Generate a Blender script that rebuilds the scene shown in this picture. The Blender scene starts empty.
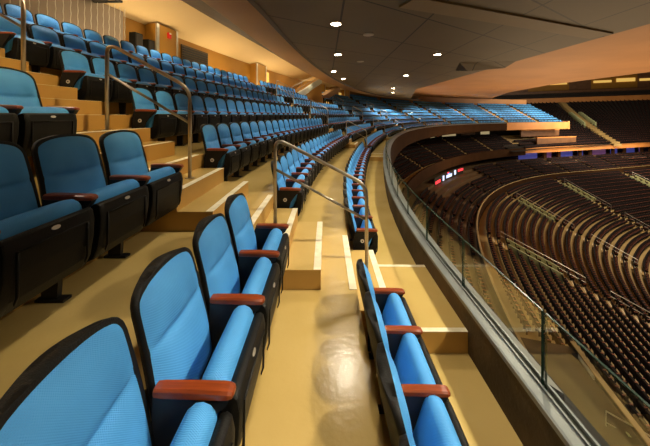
import bpy, bmesh, math, random
from mathutils import Vector, Matrix
random.seed(7)
sc = bpy.context.scene
col = sc.collection
PI = math.pi
F = 286.0

# ------------------------------------------------------------------ materials
def new_mat(name):
    m = bpy.data.materials.new(name); m.use_nodes = True
    nt = m.node_tree; b = nt.nodes['Principled BSDF']
    return m, nt, b

def noisy(name, c1, c2, rough=.5, scale=4.0, bump=0.0, bscale=200.0, metal=0.0, spec=.5, detail=4):
    m, nt, b = new_mat(name)
    tc = nt.nodes.new('ShaderNodeTexCoord')
    n = nt.nodes.new('ShaderNodeTexNoise'); n.inputs['Scale'].default_value = scale; n.inputs['Detail'].default_value = detail
    r = nt.nodes.new('ShaderNodeValToRGB')
    r.color_ramp.elements[0].position = .35; r.color_ramp.elements[1].position = .65
    r.color_ramp.elements[0].color = (*c1, 1); r.color_ramp.elements[1].color = (*c2, 1)
    nt.links.new(tc.outputs['Object'], n.inputs['Vector'])
    nt.links.new(n.outputs['Fac'], r.inputs['Fac']); nt.links.new(r.outputs['Color'], b.inputs['Base Color'])
    b.inputs['Roughness'].default_value = rough; b.inputs['Metallic'].default_value = metal
    b.inputs['Specular IOR Level'].default_value = spec
    if bump:
        n2 = nt.nodes.new('ShaderNodeTexNoise'); n2.inputs['Scale'].default_value = bscale; n2.inputs['Detail'].default_value = 3
        bp = nt.nodes.new('ShaderNodeBump'); bp.inputs['Strength'].default_value = bump; bp.inputs['Distance'].default_value = .01
        nt.links.new(tc.outputs['Object'], n2.inputs['Vector'])
        nt.links.new(n2.outputs['Fac'], bp.inputs['Height']); nt.links.new(bp.outputs['Normal'], b.inputs['Normal'])
    return m

def emis(name, c, s):
    m, nt, b = new_mat(name)
    b.inputs['Base Color'].default_value = (*c, 1)
    b.inputs['Emission Color'].default_value = (*c, 1); b.inputs['Emission Strength'].default_value = s
    return m

M = {}
def fabric():
    m, nt, b = new_mat('blue_fabric')
    tc = nt.nodes.new('ShaderNodeTexCoord')
    sp = nt.nodes.new('ShaderNodeSeparateXYZ'); nt.links.new(tc.outputs['Object'], sp.inputs[0])
    def mth(op, a, c=None):
        n = nt.nodes.new('ShaderNodeMath'); n.operation = op
        for i, v in enumerate((a, c)):
            if v is None: continue
            if isinstance(v, (int, float)): n.inputs[i].default_value = v
            else: nt.links.new(v, n.inputs[i])
        return n.outputs[0]
    sy = mth('SINE', mth('MULTIPLY', sp.outputs['Y'], 900.0))
    sz = mth('SINE', mth('MULTIPLY', sp.outputs['Z'], 900.0))
    w = mth('MULTIPLY', sy, sz)
    bp = nt.nodes.new('ShaderNodeBump'); bp.inputs['Strength'].default_value = .35; bp.inputs['Distance'].default_value = .002
    nt.links.new(w, bp.inputs['Height']); nt.links.new(bp.outputs['Normal'], b.inputs['Normal'])
    n = nt.nodes.new('ShaderNodeTexNoise'); n.inputs['Scale'].default_value = 5
    nt.links.new(tc.outputs['Object'], n.inputs['Vector'])
    r = nt.nodes.new('ShaderNodeValToRGB')
    r.color_ramp.elements[0].position = .3; r.color_ramp.elements[1].position = .7
    r.color_ramp.elements[0].color = (.060, .30, .68, 1); r.color_ramp.elements[1].color = (.075, .345, .76, 1)
    nt.links.new(n.outputs['Fac'], r.inputs['Fac']); nt.links.new(r.outputs['Color'], b.inputs['Base Color'])
    b.inputs['Roughness'].default_value = .55; b.inputs['Specular IOR Level'].default_value = .35
    return m
M['blue'] = fabric()
M['black'] = noisy('black_plastic', (.0055, .0055, .0055), (.009, .009, .008), .5, 8, .2, 160, 0, .22)
M['blackmetal'] = noisy('black_metal', (.008, .008, .009), (.012, .012, .012), .5, 8)
def wood():
    m, nt, b = new_mat('mahogany')
    tc = nt.nodes.new('ShaderNodeTexCoord'); mp = nt.nodes.new('ShaderNodeMapping')
    mp.inputs['Scale'].default_value = (4, 60, 40)
    n = nt.nodes.new('ShaderNodeTexNoise'); n.inputs['Scale'].default_value = 1.5; n.inputs['Detail'].default_value = 5
    r = nt.nodes.new('ShaderNodeValToRGB')
    r.color_ramp.elements[0].position = .3; r.color_ramp.elements[1].position = .7
    r.color_ramp.elements[0].color = (.17, .027, .004, 1); r.color_ramp.elements[1].color = (.29, .052, .007, 1)
    nt.links.new(tc.outputs['Object'], mp.inputs[0]); nt.links.new(mp.outputs[0], n.inputs['Vector'])
    nt.links.new(n.outputs['Fac'], r.inputs['Fac']); nt.links.new(r.outputs['Color'], b.inputs['Base Color'])
    b.inputs['Roughness'].default_value = .3
    return m
M['wood'] = wood()
M['silver'] = noisy('silver_plate', (.55, .52, .45), (.65, .62, .55), .35, 5, 0, 1, .7)
M['badge'] = noisy('ivory_badge', (.62, .58, .48), (.70, .66, .56), .5, 5)
M['floor'] = noisy('tan_floor', (.49, .345, .11), (.56, .40, .145), .20, 1.3, .12, 26, 0, .5, 6)
M['riser'] = noisy('warm_lit_riser', (.47, .26, .058), (.53, .305, .075), .45, 2, .1, 20)  # more orange than the floor: warm stair light put into the colour
M['stripe'] = noisy('white_stripe', (.66, .60, .42), (.80, .74, .56), .5, 12)
M['steel'] = noisy('brushed_steel', (.34, .30, .24), (.42, .38, .31), .33, 9, 0, 1, 1.0)
M['alu'] = noisy('grey_rail', (.12, .13, .13), (.155, .165, .165), .45, 3, 0, 1, .2)
M['aludark'] = noisy('rail_groove', (.05, .05, .045), (.08, .08, .07), .5, 3)
M['parapet'] = noisy('parapet_brown', (.035, .022, .009), (.10, .065, .028), .75, 1.6, .5, 30, 0, .3, 8)
M['fasciadark'] = noisy('fascia_dark', (.034, .014, .005), (.044, .019, .007), .9, .5, 0, 1, 0, .1)
M['orange'] = noisy('fascia_orange', (.55, .22, .055), (.63, .27, .075), .55, .4)
M['mustard'] = noisy('mustard_wall', (.34, .165, .014), (.39, .19, .02), .6, .8)
M['cream'] = noisy('cream_ceiling', (.62, .47, .25), (.66, .50, .27), .8, .4)
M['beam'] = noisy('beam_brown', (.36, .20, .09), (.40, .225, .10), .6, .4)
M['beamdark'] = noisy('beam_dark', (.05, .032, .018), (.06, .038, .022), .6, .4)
M['copper'] = noisy('copper_soffit', (.40, .19, .07), (.47, .225, .085), .6, .25)
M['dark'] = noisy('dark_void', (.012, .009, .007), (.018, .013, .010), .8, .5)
M['bowlseat'] = noisy('dark_seat', (.010, .007, .008), (.015, .010, .011), .8, 3, 0, 1, 0, .15)
M['bowlarm'] = noisy('red_arm', (.26, .07, .03), (.32, .09, .04), .5, 3)
M['bowlfloor'] = noisy('bowl_floor', (.33, .225, .085), (.41, .285, .11), .5, .5)
M['green'] = noisy('vomitory_green', (.34, .38, .20), (.42, .46, .25), .5, .5)
M['white'] = noisy('white_panel', (.55, .56, .48), (.62, .63, .54), .5, .5)
M['panelwood'] = noisy('panel_wood', (.14, .065, .028), (.19, .09, .04), .5, 1.0)
M['greypanel'] = noisy('grey_panel', (.22, .175, .14), (.27, .215, .17), .7, .8)
M['rib'] = noisy('rib_brown', (.20, .14, .07), (.24, .165, .085), .6, .5)
M['bowlriser'] = noisy('bowl_riser', (.10, .06, .028), (.13, .08, .036), .6, .5)
M['yellowdim'] = emis('lit_opening', (.75, .6, .32), .35)
M['louver'] = noisy('louver_dark', (.06, .04, .015), (.08, .05, .02), .6, 3)
M['red'] = noisy('alarm_red', (.55, .01, .01), (.6, .02, .015), .4, 3)
M['lamp'] = emis('lamp_lens', (1.0, .86, .62), 26)
M['lampoff'] = noisy('lamp_off', (.45, .40, .32), (.5, .45, .36), .5, 5)
M['ledred'] = emis('led_red', (1, .05, .07), 1.0)
M['ledwhite'] = emis('led_white', (.55, .68, 1), 1.1)
M['ledblue2'] = emis('led_blue', (.2, .35, 1), 1.0)
M['ledblue'] = emis('suite_blue', (.05, .06, .30), .45)
M['ledpurple'] = emis('suite_purple', (.14, .06, .18), .35)
M['yellowlit'] = emis('yellow_glow', (.8, .5, .12), .7)

def glass_mat():
    m, nt, b = new_mat('clear_glass')
    nt.nodes.remove(b)
    out = nt.nodes['Material Output']
    t = nt.nodes.new('ShaderNodeBsdfTransparent'); t.inputs[0].default_value = (.88, .93, .88, 1)
    g = nt.nodes.new('ShaderNodeBsdfGlossy'); g.inputs['Roughness'].default_value = .0
    g.inputs['Color'].default_value = (1, 1, 1, 1)
    fr = nt.nodes.new('ShaderNodeFresnel'); fr.inputs['IOR'].default_value = 1.52
    mx = nt.nodes.new('ShaderNodeMixShader')
    sc_ = nt.nodes.new('ShaderNodeMath'); sc_.operation = 'MULTIPLY'; sc_.inputs[1].default_value = .17
    nt.links.new(fr.outputs[0], sc_.inputs[0]); nt.links.new(sc_.outputs[0], mx.inputs[0]); nt.links.new(t.outputs[0], mx.inputs[1]); nt.links.new(g.outputs[0], mx.inputs[2])
    nt.links.new(mx.outputs[0], out.inputs['Surface'])
    return m
M['glass'] = glass_mat()
M['glassedge'] = noisy('green_glass_edge', (.006, .022, .014), (.01, .03, .02), .25, 5)

def ceiling_mat():
    m, nt, b = new_mat('ceiling_panels')
    tc = nt.nodes.new('ShaderNodeTexCoord')
    sp = nt.nodes.new('ShaderNodeSeparateXYZ'); nt.links.new(tc.outputs['Object'], sp.inputs[0])
    def mth(op, a, c=None):
        n = nt.nodes.new('ShaderNodeMath'); n.operation = op
        for i, v in enumerate((a, c)):
            if v is None: continue
            if isinstance(v, (int, float)): n.inputs[i].default_value = v
            else: nt.links.new(v, n.inputs[i])
        return n.outputs[0]
    X, Y = sp.outputs['X'], sp.outputs['Y']
    f1 = mth('FRACT', mth('DIVIDE', mth('ADD', X, 31.4), 2.9))
    l1 = mth('LESS_THAN', f1, .022)
    g = mth('ADD', mth('MULTIPLY', X, -.55), mth('MULTIPLY', Y, .83))
    f2 = mth('FRACT', mth('DIVIDE', mth('ADD', g, 30.4), 2.6))
    l2 = mth('LESS_THAN', f2, .024)
    l = mth('MAXIMUM', l1, l2)
    n = nt.nodes.new('ShaderNodeTexNoise'); n.inputs['Scale'].default_value = .5
    nt.links.new(tc.outputs['Object'], n.inputs['Vector'])
    r = nt.nodes.new('ShaderNodeValToRGB')
    r.color_ramp.elements[0].color = (.115, .083, .045, 1); r.color_ramp.elements[1].color = (.15, .11, .062, 1)
    nt.links.new(n.outputs['Fac'], r.inputs['Fac'])
    mx = nt.nodes.new('ShaderNodeMix'); mx.data_type = 'RGBA'
    nt.links.new(l, mx.inputs['Factor']); nt.links.new(r.outputs['Color'], mx.inputs['A']); mx.inputs['B'].default_value = (.02, .014, .008, 1)
    nt.links.new(mx.outputs['Result'], b.inputs['Base Color'])
    b.inputs['Roughness'].default_value = .6
    return m
M['ceil'] = ceiling_mat()

# ------------------------------------------------------------------ mesh collector
class MB:
    def __init__(s): s.v = []; s.f = []; s.m = []; s.mats = []
    def mi(s, mat):
        if mat not in s.mats: s.mats.append(mat)
        return s.mats.index(mat)
    def poly(s, pts, faces, mat):
        o = len(s.v); k = s.mi(mat)
        s.v += [tuple(p) for p in pts]
        for f in faces: s.f.append(tuple(o+i for i in f)); s.m.append(k)
    def hexa(s, p, mat):       # 8 points: bottom 4 ccw, top 4 ccw
        s.poly(p, [(3,2,1,0),(4,5,6,7),(0,1,5,4),(1,2,6,5),(2,3,7,6),(3,0,4,7)], mat)
    def box(s, a, b, mat):
        x0,y0,z0 = a; x1,y1,z1 = b
        s.hexa([(x0,y0,z0),(x1,y0,z0),(x1,y1,z0),(x0,y1,z0),(x0,y0,z1),(x1,y0,z1),(x1,y1,z1),(x0,y1,z1)], mat)
    def prism(s, prof, y0, y1, mat):   # prof: (x,z) list, extruded along y
        n = len(prof)
        pts = [(x,y0,z) for x,z in prof]+[(x,y1,z) for x,z in prof]
        fs = [tuple(range(n-1,-1,-1)), tuple(range(n,2*n))]+[(i,(i+1)%n,n+(i+1)%n,n+i) for i in range(n)]
        s.poly(pts, fs, mat)
    def tube(s, path, r, mat, n=10):
        path = [Vector(p) for p in path]; rings = []
        for i, p in enumerate(path):
            t = (path[min(i+1,len(path)-1)]-path[max(i-1,0)]).normalized()
            u = t.cross(Vector((0,0,1)))
            if u.length < .1: u = t.cross(Vector((0,1,0)))
            if rings and u.dot(pu) < 0: u = -u
            u.normalize(); pu = u; w = t.cross(u)
            rings.append([p+u*math.cos(a)*r+w*math.sin(a)*r for a in [2*PI*k/n for k in range(n)]])
        pts = [q for rg in rings for q in rg]; fs = []
        for i in range(len(path)-1):
            for k in range(n):
                fs.append((i*n+k, i*n+(k+1)%n, (i+1)*n+(k+1)%n, (i+1)*n+k))
        fs.append(tuple(range(n-1,-1,-1))); fs.append(tuple((len(path)-1)*n+k for k in range(n)))
        s.poly(pts, fs, mat)
    def disc(s, c, axis, r, h, mat, n=20):
        a = Vector(axis).normalized(); u = a.orthogonal().normalized(); w = a.cross(u); c = Vector(c)
        pts = [c+(u*math.cos(2*PI*k/n)+w*math.sin(2*PI*k/n))*r for k in range(n)]
        pts += [p+a*h for p in pts]
        s.poly(pts, [tuple(range(n-1,-1,-1)), tuple(range(n,2*n))]+[(k,(k+1)%n,n+(k+1)%n,n+k) for k in range(n)], mat)
    def mesh(s, name, smooth=False):
        me = bpy.data.meshes.new(name); me.from_pydata(s.v, [], s.f)
        for mt in s.mats: me.materials.append(M[mt])
        me.polygons.foreach_set('material_index', s.m)
        bm = bmesh.new(); bm.from_mesh(me); bmesh.ops.recalc_face_normals(bm, faces=bm.faces)
        bm.to_mesh(me); bm.free()
        if smooth:
            me.polygons.foreach_set('use_smooth', [True]*len(me.polygons))
        me.update(); return me
    def build(s, name, parent=None, smooth=False, bevel=0):
        o = bpy.data.objects.new(name, s.mesh(name, smooth)); col.objects.link(o)
        if parent: o.parent = parent
        if bevel:
            md = o.modifiers.new('bevel', 'BEVEL'); md.width = bevel; md.segments = 2; md.limit_method = 'ANGLE'
        return o

def struct(mb, name, **k):
    o = mb.build(name, **k); o['kind'] = 'structure'; return o
def tag(o, label, cat, group=None, kind=None):
    o['label'] = label; o['category'] = cat
    if group: o['group'] = group
    if kind: o['kind'] = kind
    return o
def empty(name, loc=(0,0,0), rz=0):
    o = bpy.data.objects.new(name, None); col.objects.link(o); o.location = loc; o.rotation_euler = (0,0,rz)
    o.empty_display_size = .2; return o

# ------------------------------------------------------------------ bowl plan (front edge of the balcony)
STEP = .25
PATH = []
x, y, ph, s = 1.45, -6.0, 0.0, -6.0
while s < 230:
    PATH.append((x, y, ph))
    k = 0 if s < 3.5 else .035 if s < 8 else .010 if s < 35 else .014 if s < 95 else 0
    ph += k*STEP; x += math.sin(ph)*STEP; y += math.cos(ph)*STEP; s += STEP
def fr(s):
    t = (s+6.0)/STEP; i = max(0, min(len(PATH)-2, int(t))); f = t-i
    a, b = PATH[i], PATH[i+1]
    return a[0]+(b[0]-a[0])*f, a[1]+(b[1]-a[1])*f, a[2]+(b[2]-a[2])*f
def pt(s, d, z=0):
    x, y, p = fr(s)
    return Vector((x-math.cos(p)*d, y+math.sin(p)*d, z))
def rot(s): return -fr(s)[2]
def srange(s0, s1, st=1.0):
    n = max(1, int(math.ceil((s1-s0)/st))); return [s0+(s1-s0)*i/n for i in range(n+1)]
def sweep(mb, prof, s0, s1, mats, st=1.0, close=False, caps=False):
    """prof: list of (d,z); mats: one per segment"""
    ss = srange(s0, s1, st); n = len(prof); segs = n if close else n-1
    if isinstance(mats, str): mats = [mats]*segs
    pts = [pt(s, d, z) for s in ss for d, z in prof]
    for j in range(segs):
        a, b = j, (j+1) % n
        o = [(i*n+a, i*n+b, (i+1)*n+b, (i+1)*n+a) for i in range(len(ss)-1)]
        used = sorted({q for f in o for q in f}); mp = {q: i for i, q in enumerate(used)}
        mb.poly([pts[q] for q in used], [tuple(mp[q] for q in f) for f in o], mats[j])
    if close and caps:
        mb.poly(pts[:n], [tuple(range(n))], mats[0]); mb.poly(pts[-n:], [tuple(range(n))], mats[0])
def rbox(mb, s0, s1, d0, d1, z0, z1, mat, st=1.0):
    sweep(mb, [(d0,z0),(d1,z0),(d1,z1),(d0,z1)], s0, s1, mat, st, True, True)
def row_s(s0, s1, d, pitch):
    """arm positions along the arc at offset d"""
    ss = srange(s0, s1, .1); acc = [0]; p = pt(ss[0], d)
    for q in ss[1:]:
        r = pt(q, d); acc.append(acc[-1]+(r-p).length); p = r
    n = max(1, int(round(acc[-1]/pitch))); out = []; j = 0
    for i in range(n+1):
        L = acc[-1]*i/n
        while j < len(acc)-2 and acc[j+1] < L: j += 1
        f = (L-acc[j])/(acc[j+1]-acc[j]); out.append(ss[j]+(ss[j+1]-ss[j])*min(1, f))
    return out, acc[-1]/n

# the lower bowl follows a smoother plan near the camera
MAINPATH = PATH
def bowl_plan():
    i0 = int((12+6)/STEP); out = list(MAINPATH)
    x, y, ph = MAINPATH[i0]
    for i in range(i0-1, -1, -1):
        x -= math.sin(ph)*STEP; y -= math.cos(ph)*STEP; ph -= .012*STEP; out[i] = (x, y, ph)
    return out
BOWLPATH = bowl_plan()
# ------------------------------------------------------------------ upper tier
NR = 7
RISE, DEP = .55, 1.02
def rowz(k): return -2.25 if k == 1 else -1.65+RISE*(k-2)
def rowd(k): return .71 if k == 1 else 1.79+DEP*(k-2)      # front of the armrests
def edge(k): return 1.15+DEP*(k-2)                         # front edge of floor k (k>=2)
blocks = [(-1.0, 2.68), (3.97, 14.0), (15.3, 25.7), (27.0, 37.5), (38.8, 49.5), (50.8, 61.5), (62.8, 73.5), (74.8, 85.0), (86.3, 96), (97.3, 105.5)]
aisles = [(blocks[i][1], blocks[i+1][0]) for i in range(len(blocks)-1)]
aisles[0] = (2.70, 3.90)

prof = [(.1, rowz(1))]
mats = []
for k in range(2, NR+1):
    prof += [(edge(k), rowz(k-1)), (edge(k), rowz(k))]; mats += ['floor', 'riser']
prof += [(8.95, rowz(NR))]; mats += ['floor']
fl = MB(); sweep(fl, prof, -4, 38.8, mats, 1.0)
for k in (NR+1, NR+2):
    prof = prof[:-1]+[(edge(k), rowz(k-1)), (edge(k), rowz(k)), (11, rowz(k))]; mats = mats[:-1]+['floor', 'riser', 'floor']
sweep(fl, prof, 38.8, 106, mats, 1.0)
struct(fl, 'floor')

# aisle stairs : solid steps on the terraces, white nosing on each step
for n, (a, b) in enumerate(aisles):
    mb = MB()
    st = .6
    def step(d0, d1, zb, zt):
        rbox(mb, a, b, d0, d1, zb, zt, 'riser' , st)
        rbox(mb, a+.002, b-.002, d0-.002, d1, zt, zt+.003, 'floor', st)
        rbox(mb, a+.002, b-.002, d0-.002, d0+.068, zt+.003, zt+.006, 'stripe', st)
    rbox(mb, a, b, .1, .80, -2.26, -2.05, 'riser', st)
    rbox(mb, a+.05, b-.05, .1, .80, -2.05, -2.047, 'floor', st)
    rbox(mb, a, a+.05, .1, .80, -2.05, -2.044, 'stripe', st); rbox(mb, b-.05, b, .1, .80, -2.05, -2.044, 'stripe', st)
    step(.80, 1.152, -2.26, -1.85)
    rbox(mb, a, b, edge(2)-.002, edge(2)+.068, -1.65, -1.645, 'stripe', st)
    for k in range(3, NR+1 if a < 38 else NR+3):
        z0 = rowz(k-1)
        step(edge(k)-.68, edge(k)-.34, z0-.02, z0+RISE/3)
        step(edge(k)-.34, edge(k)+.001, z0-.02, z0+2*RISE/3)
        rbox(mb, a, b, edge(k)-.002, edge(k)+.068, rowz(k), rowz(k)+.005, 'stripe', st)
    struct(mb, 'stair_%d' % (n+1))

# parapet wall and cap rail
mb = MB(); sweep(mb, [(.1,-2.4),(.1,-1.83),(-.05,-1.83)], -4, 106, ['parapet','parapet'])
struct(mb, 'wall_parapet')
mb = MB()
rs = [(.115,-1.835),(.115,-1.80),(.10,-1.795),(.03,-1.795),(.03,-1.78),(.018,-1.78),(.018,-1.81),(-.018,-1.81),(-.018,-1.78),(-.032,-1.78),(-.032,-1.845),(-.05,-1.86)]
sweep(mb, rs, -4, 106, ['alu']*5+['aludark','aludark','aludark']+['alu']*3, .5)
struct(mb, 'trim_1')
# front of the balcony: dark brown, then orange past the corner
mb = MB(); sweep(mb, [(-.05,-1.84),(-.22,-1.95),(-.26,-2.6),(-.22,-3.5),(.05,-3.7),(1.5,-3.7)], 2, 84, ['alu']+['fasciadark']*4, 1)
struct(mb, 'wall_front')
mb = MB(); sweep(mb, [(-.05,-1.84),(-.24,-1.85),(-.26,-2.6),(-.22,-3.6),(.05,-3.7),(1.5,-3.7)], 84, 106, 'orange', 1)
rbox(mb, 106, 106.6, -.3, 9, -3.7, -1.6, 'orange')
struct(mb, 'wall_far_end')
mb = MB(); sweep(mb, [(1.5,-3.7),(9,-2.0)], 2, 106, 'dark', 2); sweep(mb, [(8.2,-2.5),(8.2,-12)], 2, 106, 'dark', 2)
struct(mb, 'ceiling_under_balcony')

# back wall of the upper tier
mb = MB(); sweep(mb, [(8.95,1.0),(8.95,3.42)], -4, 38.8, 'mustard'); rbox(mb, 38.7, 38.8, 8.95, 11.05, 1.0, 4.5, 'mustard'); sweep(mb, [(11,1.0),(11,4.55)], 38.8, 106, 'copper', 1)
struct(mb, 'wall_back')

# ------------------------------------------------------------------ near seats, built in full
def outline_w(z, z0, z1, w0, w1, rt, rb):
    t = (z-z0)/(z1-z0); w = w0+(w1-w0)*t
    if z > z1-rt: q = z-(z1-rt); w = w-rt+math.sqrt(max(0, rt*rt-q*q))
    if z < z0+rb: q = (z0+rb)-z; w = w-rb+math.sqrt(max(0, rb*rb-q*q))
    return w
ZB0, ZB1 = .33, .962
def backx(z):               # tilt line of the backrest: front plane of the cushion edge
    t = (z-ZB0)/(ZB1-ZB0)
    return -.285-.135*t+.012*math.sin(PI*t)
def zlist(z0, z1, n, rt):
    zs = [z0+(z1-z0)*i/n for i in range(n+1)]
    zs += [z1-rt*(1-math.sin(a)) for a in (.3,.7,1.0,1.25,1.45)]
    return sorted(set(round(z, 5) for z in zs))
def back_cushion():
    mb = MB(); z0, z1 = ZB0+.012, ZB1-.014
    zs = zlist(z0, z1, 44, .065); NU = 18; pts = []
    for z in zs:
        t = (z-z0)/(z1-z0); w = outline_w(z, z0, z1, .243, .220, .080, .02)
        for i in range(NU+1):
            u = -1+2*i/NU
            u = math.copysign(abs(u)**.8, u)
            e = (1-abs(u)**5)*min(1, max(0, (1-t)*9))**.5*min(1, max(0, t*10))**.5
            cz = .60+.03*u*u
            crease = math.exp(-abs(t-cz)/.028)*(.030-.012*u*u)
            fan = .0035*math.exp(-((t-cz-.07)/.07)**2)*math.cos(u*8)
            lumb = .020*math.exp(-((t-.34)/.22)**2)
            head = .018*math.exp(-((t-.82)/.14)**2)
            pts.append((backx(z)+.004+e*(.022+lumb+head-crease+fan), u*w, z+.016*(1-u*u)*t**4-.008*t**4))
    n = NU+1
    fs = [(r*n+i, r*n+i+1, (r+1)*n+i+1, (r+1)*n+i) for r in range(len(zs)-1) for i in range(NU)]
    mb.poly(pts, fs, 'blue'); return mb
def back_shell():
    mb = MB(); z0, z1 = ZB0-.05, ZB1
    zs = zlist(z0, z1, 22, .075); NU = 16; ptsf = []; ptsb = []; ptsr = []
    for z in zs:
        t = (z-z0)/(z1-z0); w = outline_w(z, z0, z1, .254, .232, .090, .04)
        for i in range(NU+1):
            u = -1+2*i/NU; uu = math.copysign(abs(u)**.85, u)
            edge_ = 1-abs(uu)**4
            zc = z+.016*(1-uu*uu)*t**4-.008*t**4
            ptsf.append((backx(z)+.010-.010*edge_*(1 if t < .93 else 0), uu*w, zc))
            bul = .022+.056*(1-uu*uu)*(1-.45*t**8)*min(1, .3+t*2)
            ptsb.append((backx(z)-bul, uu*(w-.006), zc-.006*t**6))
    n = NU+1; R = len(zs); o = n*R
    fs = [(r*n+i, r*n+i+1, (r+1)*n+i+1, (r+1)*n+i) for r in range(R-1) for i in range(NU)]
    fs += [(o+r*n+i, o+(r+1)*n+i, o+(r+1)*n+i+1, o+r*n+i+1) for r in range(R-1) for i in range(NU)]
    for r in range(R-1):
        fs += [(r*n, (r+1)*n, o+(r+1)*n, o+r*n), (r*n+NU, o+r*n+NU, o+(r+1)*n+NU, (r+1)*n+NU)]
    for i in range(NU):
        fs += [(i, o+i, o+i+1, i+1), ((R-1)*n+i, (R-1)*n+i+1, o+(R-1)*n+i+1, o+(R-1)*n+i)]
    mb.poly(ptsf+ptsb, fs, 'black'); return mb
def loft_y(mb, prof, ys, shrink, mat, cx, cz, lift=None):
    """profile (x,z) lofted across y, shrunk about (cx,cz) near the ends for rounded sides"""
    n = len(prof); pts = []
    for y, k in zip(ys, shrink):
        dz = lift(y) if lift else 0
        pts += [(cx+(x-cx)*k, y, cz+(z-cz)*k+dz*max(0, (z-.3)/.3)) for x, z in prof]
    fs = [(r*n+i, r*n+(i+1)%n, (r+1)*n+(i+1)%n, (r+1)*n+i) for r in range(len(ys)-1) for i in range(n)]
    fs += [tuple(range(n-1,-1,-1)), tuple((len(ys)-1)*n+i for i in range(n))]
    mb.poly(pts, fs, mat)
def seat_cushion():
    mb = MB()
    P = [(-.245,.34),(-.215,.42),(-.188,.50),(-.168,.560),(-.154,.594),(-.130,.614),(-.100,.618),(-.072,.606),(-.054,.585),(-.046,.556),(-.050,.52),(-.07,.49),(-.09,.42),(-.12,.34),(-.20,.31)]
    ys = [-.228,-.224,-.212,-.19,-.12,-.04,.04,.12,.19,.212,.224,.228]
    sh = [.86,.93,.975,.995,1,1,1,1,.995,.975,.93,.86]
    loft_y(mb, P, ys, sh, 'blue', -.12, .47, lambda y: .004*(1-(y/.228)**2)); return mb
def seat_shell():
    mb = MB()
    P = [(-.046,.556),(-.016,.566),(.002,.552),(.012,.50),(.008,.40),(-.012,.28),(-.038,.225),(-.085,.205),(-.16,.225),(-.25,.285),(-.25,.32),(-.17,.33),(-.08,.38),(-.065,.45),(-.055,.53)]
    ys = [-.238,-.232,-.20,.20,.232,.238]; sh = [.96,.99,1,1,.99,.96]
    loft_y(mb, P, ys, sh, 'black', -.10, .42)
    # raised frame of the recessed underside panel
    for y in (-.185, .185): mb.prism([(.005,.30),(-.004,.27),(.0,.26),(.0145,.30),(.0175,.50),(.008,.50)], y-.005, y+.005, 'black')
    mb.box((.0,-.185,.492),(.0175,.185,.50), 'black')
    return mb
def plate():
    mb = MB(); mb.disc((.002,0,.535),(1,0,.3),.017,.006,'silver',16)
    for i, v in enumerate(mb.v): mb.v[i] = (v[0], v[1]*1.4, .535+(v[2]-.535)*.6)
    return mb
def arm_wood():
    mb = MB(); prof = []
    W = .029; xs = [-.300,-.295,-.27,-.15,-.05,-.02,-.006,0.0]; wd = [.020,.024,.026,.028,.030,.029,.025,.016]
    zt = [.628,.632,.634,.632,.628,.625,.620,.612]; zb = [.606,.602,.600,.598,.596,.596,.598,.602]
    R = []
    for x, w, a, b in zip(xs, wd, zt, zb):
        c = min(.008, w*.3)
        R.append([(x,-w,b+.004),(x,-w,a-c),(x,-w+c,a),(x,w-c,a),(x,w,a-c),(x,w,b+.004),(x,w-.005,b),(x,-w+.005,b)])
    pts = [p for r in R for p in r]; n = 8
    fs = [(i*n+k, i*n+(k+1)%n, (i+1)*n+(k+1)%n, (i+1)*n+k) for i in range(len(R)-1) for k in range(n)]
    fs += [tuple(range(n)), tuple((len(R)-1)*n+k for k in range(n-1,-1,-1))]
    mb.poly(pts, fs, 'wood'); return mb
def arm_bracket():
    mb = MB(); mb.prism([(-.31,.36),(-.20,.38),(-.12,.50),(-.03,.565),(-.01,.600),(-.30,.604)], -.020, .020, 'blackmetal'); return mb
def standard():
    mb = MB(); mb.prism([(-.31,.015),(-.22,.015),(-.20,.30),(-.18,.40),(-.33,.40),(-.33,.30)], -.016, .016, 'blackmetal')
    mb.box((-.34,-.028,0),(-.17,.028,.016), 'blackmetal')
    return mb
def end_panel():
    mb = MB(); mb.prism([(-.34,.04),(-.20,.04),(-.19,.24),(-.14,.44),(-.06,.55),(-.03,.60),(-.31,.60),(-.34,.5)], -.030, -.012, 'black'); return mb
def end_badge():
    mb = MB(); mb.disc((-.22,-.031,.47),(0,-1,0),.026,.004,'badge',20); mb.disc((-.22,-.0352,.47),(0,-1,0),.010,.002,'blackmetal',12)
    return mb
ME = dict(backrest=back_cushion().mesh('backrest', True), back_shell=back_shell().mesh('back_shell', True),
          seat_cushion=seat_cushion().mesh('seat_cushion', True), seat_shell=seat_shell().mesh('seat_shell', False),
          number_plate=plate().mesh('number_plate'), armrest=arm_wood().mesh('armrest', False), arm_bracket=arm_bracket().mesh('arm_bracket'),
          leg=standard().mesh('leg'), end_panel=end_panel().mesh('end_panel'), badge=end_badge().mesh('badge'))
for f in ME['seat_shell'].polygons: f.use_smooth = abs(f.normal.y) < .5 and f.area < .02
def part(name, parent, y=0.0):
    o = bpy.data.objects.new(name, ME[name]); col.objects.link(o); o.parent = parent; o.location = (0, y, 0); return o
def place_seat(loc, rz, pitch, first, last, detail, name='theatre_seat'):
    t = empty(name, loc, rz)
    part('back_shell', t); part('backrest', t)
    ss = part('seat_shell', t); part('seat_cushion', t)
    if detail: part('number_plate', ss)
    h = pitch/2
    for flag, y in ((True, -h), (last, h)):
        if not flag: continue
        part('armrest', t, y); part('arm_bracket', t, y); part('leg', t, y)
    if first:
        e = part('end_panel', t, -h); part('badge', e)
    if last:
        e = part('end_panel', t, h); e.rotation_euler = (0,0,0); e.location = (0, h+.042, 0)
    return t
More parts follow.
